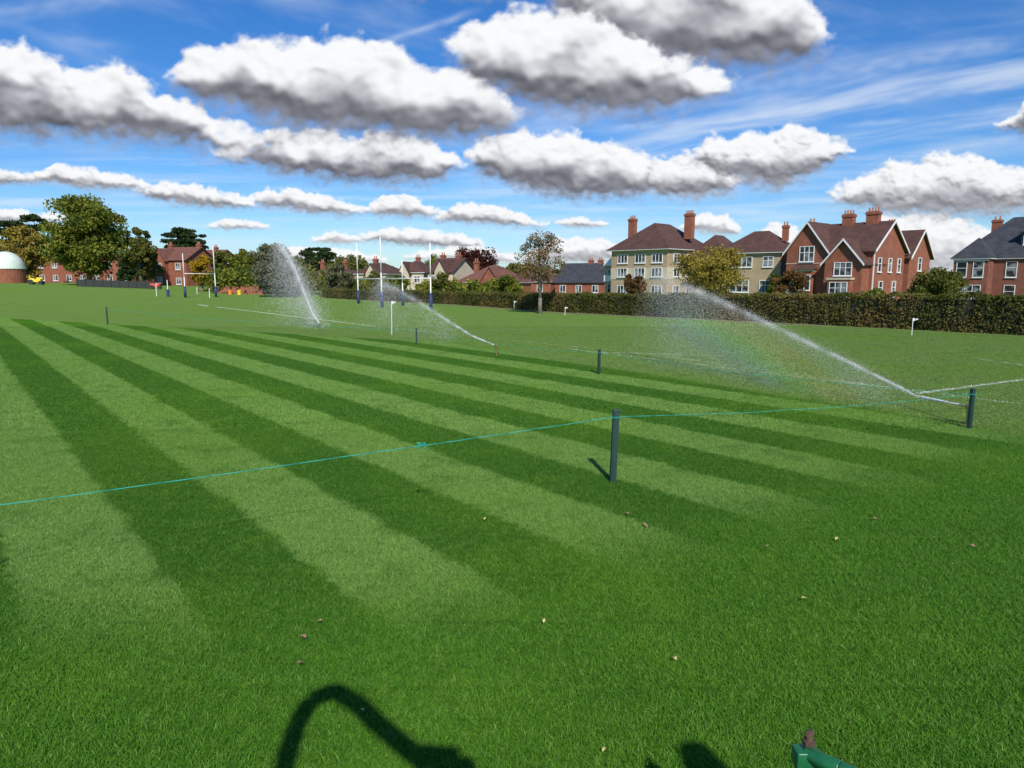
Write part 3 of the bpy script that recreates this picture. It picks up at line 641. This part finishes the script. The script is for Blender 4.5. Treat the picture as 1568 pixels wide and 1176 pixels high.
b.tube(pts,[.055]*len(pts),12); p2=[from_shadow(640,1160,2.95),from_shadow(700,1172,2.9),(.35,-.5,2.3),(.4,-.5,0)]; b.tube(p2,[.07,.09,.06,.06],12)
b.obj('roll_bar',GP,tr,smooth=True)
b=MB(); q=from_shadow(1075,1172,2.7); b.cyl(q+Vector((0,0,-.08)),q+Vector((0,0,.08)),.12,.09,14); b.cyl((q.x,q.y-.1,0),q,.04,.04,8); b.obj('shadow_drum',ORG,tr)  # unseen drum on a pole, added to cast the right-hand shadow on the turf
# ------------------------------------------------------------------ sky map
_pt=np.random.default_rng(5).permutation(256); _pt=np.concatenate([_pt,_pt]); _ga=np.random.default_rng(6).random(256)*2*np.pi; _jx=np.random.default_rng(8).random(256); _jy=np.random.default_rng(9).random(256)
def hsh(i,j,s=0): return _pt[(_pt[(i+s)&255]+j)&255]
def perlin(x,y,s=0):
    xi=np.floor(x).astype(int);yi=np.floor(y).astype(int);xf=x-xi;yf=y-yi
    u=xf*xf*xf*(xf*(xf*6-15)+10);v=yf*yf*yf*(yf*(yf*6-15)+10)
    def g(i,j,dx,dy):
        a=_ga[hsh(i,j,s)]; return np.cos(a)*dx+np.sin(a)*dy
    a=g(xi,yi,xf,yf);b=g(xi+1,yi,xf-1,yf);c=g(xi,yi+1,xf,yf-1);d=g(xi+1,yi+1,xf-1,yf-1)
    return (a+u*(b-a))*(1-v)+(c+u*(d-c))*v
def fbm(x,y,o=4,s=0,g=.5):
    r=0;a=1;t=0
    for i in range(o): r=r+a*perlin(x*2**i,y*2**i,s+i*17);t+=a;a*=g
    return r/t*1.6
def worley(x,y,s=0,k=9.):
    xi=np.floor(x).astype(int);yi=np.floor(y).astype(int);acc=np.zeros(x.shape)
    for i in (-1,0,1):
        for j in (-1,0,1):
            h_=hsh(xi+i,yi+j,s); dx=xi+i+_jx[h_]-x; dy=yi+j+_jy[h_]-y; acc+=np.exp(-k*(dx*dx+dy*dy))
    return 1-np.clip(-np.log(acc+1e-6)/k,-.1,1)
def sst(a,b,x): t=np.clip((x-a)/(b-a),0,1); return t*t*(3-2*t)
def blur(a,r):
    r=int(max(1,r))
    for ax in (0,1):
        for _ in range(2):
            p=np.pad(a,[(r+1,r) if i==ax else (0,0) for i in (0,1)],mode='edge'); c=np.cumsum(p,axis=ax)
            n=a.shape[ax]
            a=(np.take(c,np.arange(2*r+1,2*r+1+n),ax)-np.take(c,np.arange(0,n),ax))/(2*r+1)
    return a
S0,S1_,T0,T1_=-1.3,1.3,-.02,.62; RES=1000
W_=int((S1_-S0)*RES);H_=int((T1_-T0)*RES)
us=(S0+(np.arange(W_)+.5)/RES)*1072+784; ts=(T0+(np.arange(H_)+.5)/RES)*1083
RGB=np.ones((H_,W_,3))*np.array([.90,.94,.985]); AL=np.zeros((H_,W_))
def ty(py):
    a,b,c=bearing(784,py); return c/b*1083
def pxu(px,py):
    a,b,c=bearing(px,py); return a/b*1072+784
U,Tt=np.meshgrid(us,ts)
sl=.16; along=(U+Tt*sl); across=(Tt-sl*(U-784))
n1=fbm(along/380,across/34+.5*fbm(along/300,across/80,3,40),5,3,.55); band=np.exp(-((across-165)/75)**2)*sst(620,900,U)
n2=fbm(U/260,Tt/16,5,60,.55); low=np.exp(-((Tt-110)/85)**2)
n3=fbm(along/250-3,(Tt+.25*U)/80,5,90,.55); hi=sst(200,330,Tt)
AL=np.clip(sst(-.35,.6,n1)*band*.66,0,1); AL=1-(1-AL)*(1-sst(-.25,.7,n2)*low*.52); AL=1-(1-AL)*(1-sst(-.05,.8,n3)*hi*.22)
for (x0,y0,x1,y1,wd,am) in ((560,75,735,14,5,.45),(400,5,700,-40,8,.25),(780,196,1570,62,12,.35),(900,205,1560,130,8,.35),(1280,195,1420,182,5,.4),(1400,235,1568,210,6,.4),(-60,30,220,-10,14,.3),(60,60,200,75,10,.25)):
    a=np.array([pxu(x0,y0),ty(y0)]);c=np.array([pxu(x1,y1),ty(y1)]);L=np.linalg.norm(c-a);dd=(c-a)/L
    al=((U-a[0])*dd[0]+(Tt-a[1])*dd[1]); ac=-(U-a[0])*dd[1]+(Tt-a[1])*dd[0]+3*perlin(U/30,Tt/30)
    q=np.exp(-(ac/wd)**2)*sst(-20,60,al)*sst(-20,60,L-al)*am*(.6+.5*perlin(al/25,ac/12)); AL=1-(1-AL)*(1-np.clip(q,0,1))
haze=np.exp(-np.maximum(Tt,0)/42)*.30; AL=1-(1-AL)*(1-haze)
def cloud(prof,S,seed,soft=.42,dark=1.,amp=1.25,stretch=1.15):
    global RGB,AL
    pu=np.array([pxu(p[0],(p[1]+p[2])/2) for p in prof]); pt=np.array([ty(p[1]) for p in prof]); pb=np.array([ty(p[2]) for p in prof])
    pu[0]-=.25*S; pu[-1]+=.25*S
    i0=np.searchsorted(us,pu[0]-1.5*S);i1=np.searchsorted(us,pu[-1]+1.5*S); j0=np.searchsorted(ts,pb.min()-1.5*S);j1=np.searchsorted(ts,pt.max()+1.5*S)
    if i1<=i0+3 or j1<=j0+3: return
    u,t=np.meshgrid(us[i0:i1],ts[j0:j1]); o=seed*13.7
    x=u/(S*stretch)+o; y=t/S+o*.7
    wx=fbm(x*1.1,y*1.1,3,seed); wy=fbm(x*1.1+9,y*1.1+4,3,seed+5)
    xx=x+.34*wx; yy=y+.34*wy
    d1=worley(xx*.62,yy*.7,seed);d2=worley(xx*1.35,yy*1.45,seed+3);d3=worley(xx*3.0,yy*3.1,seed+7)
    comb=.58*d1+.30*d2+.12*d3
    uw=u+S*.35*wx; tw=t+S*.25*wy
    top=np.interp(uw,pu,pt);base=np.interp(uw,pu,pb)
    up=(top-tw)/S+.12;lo=(tw-base)/S+.38; e=np.minimum(np.minimum(up,lo),np.minimum((uw-pu[0])/S,(pu[-1]-uw)/S))
    frac=np.clip((top-tw)/np.maximum(top-base,1),0,1)
    fn=fbm(x*2.2,y*2.6,6,seed+11,.58); fl_=fbm(x*.7,y*.9,3,seed+21)
    e=e+amp*(1-.5*frac)*(comb-.76)+.40*fn*(.6+.8*frac)+.16
    so=soft*(1+2.4*frac**1.3); a=sst(0,1,e/so); a=np.clip(a*(1+.25*fn*(1-a)),0,1)
    px_=S*RES/1083
    hf=np.sqrt(np.clip(e,0,1.8))*.7+.60*comb; hf=blur(hf,px_*.085)
    gy,gx=np.gradient(hf); k=px_*.42; gx=gx*k;gy=gy*k
    nn=np.sqrt(1+gx*gx+gy*gy); lam=np.clip((-gx*.22-gy*.66+.72)/nn,0,1)
    big=blur(comb,px_*.16)
    th=np.clip((top-base)/(S*1.6),.45,1)
    kk=sst(.20,.78,frac*th**.5*1.05-.75*(big-.74)-.45*(lam-.70)+.16*fl_+.05*fn-.01)*dark
    lit=.84+.16*sst(.35,.85,lam)+.02*fn
    c_l=np.stack([lit*.985,lit*.99,lit*1.0],-1); g=.515+.05*fn+.28*(lam-.7)+.08*fl_+.20*(1-a)
    c_g=np.stack([g*.975,g*.985,g*1.06],-1)
    col=np.clip(c_l*(1-kk[...,None])+c_g*kk[...,None],0,1)
    oa=AL[j0:j1,i0:i1]; na=a+oa*(1-a); RGB[j0:j1,i0:i1]=np.where((na>1e-4)[...,None],(col*a[...,None]+RGB[j0:j1,i0:i1]*(oa*(1-a))[...,None])/np.maximum(na,1e-4)[...,None],RGB[j0:j1,i0:i1])
    AL[j0:j1,i0:i1]=na
C=cloud
C([(480,364,370),(515,356,374),(560,366,370)],9,1,dark=.5); C([(552,362,368),(590,350,372),(640,352,377),(700,358,380),(740,372,380)],12,2,dark=.7)
C([(320,346,348),(350,336,352),(410,344,350)],9,3,dark=.5); C([(850,342,344),(888,333,349),(930,342,346)],8,4,dark=.6)
C([(790,398,402),(850,368,402),(900,364,404),(960,380,404)],14,5,dark=.5); C([(1040,350,352),(1075,328,356),(1110,332,360),(1135,352,360)],12,6,dark=.5)
C([(1140,380,420),(1180,342,420),(1215,350,420),(1240,380,420)],15,7,dark=.4); C([(1300,360,420),(1350,332,420),(1420,328,420),(1480,340,420),(1520,360,420)],20,8,dark=.4)
C([(620,392,396),(680,380,400),(740,378,404),(790,392,402)],11,9,dark=.4); C([(380,392,400),(450,380,402),(540,384,402),(590,396,402)],11,21,dark=.4)
C([(-200,300,330),(-60,318,345),(60,325,340),(140,335,340)],12,22,dark=.5)
C([(560,322,326),(590,300,331),(630,303,333),(665,318,330),(690,330,331)],14,10,dark=.7); C([(660,334,338),(700,311,341),(760,318,345),(800,330,348),(835,344,346)],14,11,dark=.7)
C([(380,305,308),(410,288,318),(450,292,324),(510,305,330),(560,322,328)],15,12,dark=.75); C([(210,290,294),(240,281,308),(300,284,316),(360,300,320),(400,316,318)],15,13,dark=.8)
C([(-120,258,280),(-40,252,284),(20,258,282),(60,272,280)],13,14,dark=.8); C([(45,272,276),(85,254,284),(140,260,290),(200,272,290),(235,286,288)],14,15,dark=.7)
C([(1270,300,306),(1320,268,322),(1390,246,330),(1450,240,332),(1520,250,330),(1580,268,325),(1680,280,318),(1760,300,305)],25,16,dark=.7)
C([(1530,190,194),(1570,160,205),(1640,150,212),(1740,170,210),(1800,200,205)],22,17)
C([(330,232,238),(375,215,252),(430,203,266),(520,207,278),(600,208,284),(660,222,280),(700,242,262),(715,255,258)],27,18,dark=1.)
C([(720,240,250),(740,215,268),(800,200,290),(860,205,302),(930,222,306),(985,242,300),(1010,262,275)],28,19)
C([(985,262,280),(1010,243,300),(1060,242,305),(1110,258,300),(1130,278,290)],20,20,dark=.8); C([(1055,232,240),(1090,214,262),(1150,210,284),(1200,191,292),(1245,205,268),(1290,222,240),(1300,232,234)],24,23,dark=.85)
C([(-260,90,190),(-120,60,205),(-20,62,205),(30,78,208),(100,100,212),(190,112,215),(270,150,222),(330,188,232),(380,212,225)],40,24)
C([(270,120,130),(300,82,152),(370,62,180),(430,74,196),(500,50,205),(570,62,208),(640,96,213),(710,112,215),(770,145,200),(800,170,178)],42,25)
C([(840,-60,40),(900,-70,85),(1000,-75,104),(1100,-70,104),(1180,-50,106),(1240,0,90),(1265,60,66)],42,26)
C([(695,70,80),(730,34,128),(790,22,162),(860,24,174),(940,44,176),(1020,88,172),(1085,112,150),(1120,130,136)],40,27)
C([(450,-60,-50),(600,-90,-12),(760,-90,-8),(820,-50,-40)],30,28); C([(-200,-160,-60),(0,-190,-60),(250,-150,-70)],50,29); C([(1350,-150,-60),(1500,-190,-60),(1750,-150,-50)],50,30)
AL=np.clip(AL,0,1)
img=bpy.data.images.new('procedural_cloud_field',W_,H_,alpha=True,float_buffer=False)
img.alpha_mode='CHANNEL_PACKED'
buf=np.concatenate([np.clip(RGB,0,1),AL[...,None]],-1).astype(np.float32); img.pixels.foreach_set(buf.ravel()); img.update(); img.pack()
# ------------------------------------------------------------------ world
wd=bpy.data.worlds.new('World'); sc.world=wd; wd.use_nodes=True; nt=wd.node_tree; nt.nodes.clear()
sky=N(nt,'ShaderNodeTexSky',sky_type='NISHITA'); sky.sun_disc=False
sky.sun_elevation=math.asin(SUNDIR.z); sky.sun_rotation=math.atan2(SUNDIR.x,SUNDIR.y); sky.air_density=1.0; sky.dust_density=.3; sky.ozone_density=3.
hs=N(nt,'ShaderNodeHueSaturation'); hs.inputs['Saturation'].default_value=1.3; hs.inputs['Value'].default_value=.95; nt.links.new(sky.outputs[0],hs.inputs['Color'])
tint=mixc(nt,1.0,hs.outputs[0],(.74,.98,1.28),'MULTIPLY')
tc=N(nt,'ShaderNodeTexCoord'); sp=N(nt,'ShaderNodeSeparateXYZ'); nt.links.new(tc.outputs['Generated'],sp.inputs[0])
yy=math_n(nt,'MAXIMUM',sp.outputs[1],.02)
uu=math_n(nt,'DIVIDE',math_n(nt,'SUBTRACT',math_n(nt,'DIVIDE',sp.outputs[0],yy),S0),S1_-S0); vv=math_n(nt,'DIVIDE',math_n(nt,'SUBTRACT',math_n(nt,'DIVIDE',sp.outputs[2],yy),T0),T1_-T0)
cb=N(nt,'ShaderNodeCombineXYZ'); nt.links.new(uu,cb.inputs[0]); nt.links.new(vv,cb.inputs[1])
im=N(nt,'ShaderNodeTexImage',image=img,extension='CLIP',interpolation='Cubic'); nt.links.new(cb.outputs[0],im.inputs[0])
sc10=N(nt,'ShaderNodeVectorMath',operation='SCALE'); nt.links.new(im.outputs[0],sc10.inputs[0]); sc10.inputs['Scale'].default_value=9.4
col=mixc(nt,im.outputs['Alpha'],tint,sc10.outputs[0])
bg=N(nt,'ShaderNodeBackground'); bg.inputs['Strength'].default_value=.105; nt.links.new(col,bg.inputs[0])
ow=N(nt,'ShaderNodeOutputWorld'); nt.links.new(bg.outputs[0],ow.inputs[0])
# ------------------------------------------------------------------ sun & camera
l=bpy.data.lights.new('sun','SUN'); l.energy=5.0; l.angle=R(.6); l.color=(1,.955,.88); o=bpy.data.objects.new('sun',l); sc.collection.objects.link(o)
o.rotation_euler=SUNDIR.to_track_quat('Z','Y').to_euler(); o.location=(10,-30,40)
cam=bpy.data.cameras.new('camera'); cam.sensor_width=36; cam.lens=36*F/1568; cam.clip_start=.05; cam.clip_end=8000
co=bpy.data.objects.new('camera',cam); sc.collection.objects.link(co); co.location=(0,0,EYE); co.rotation_euler=(math.pi/2-PITCH,0,0); sc.camera=co
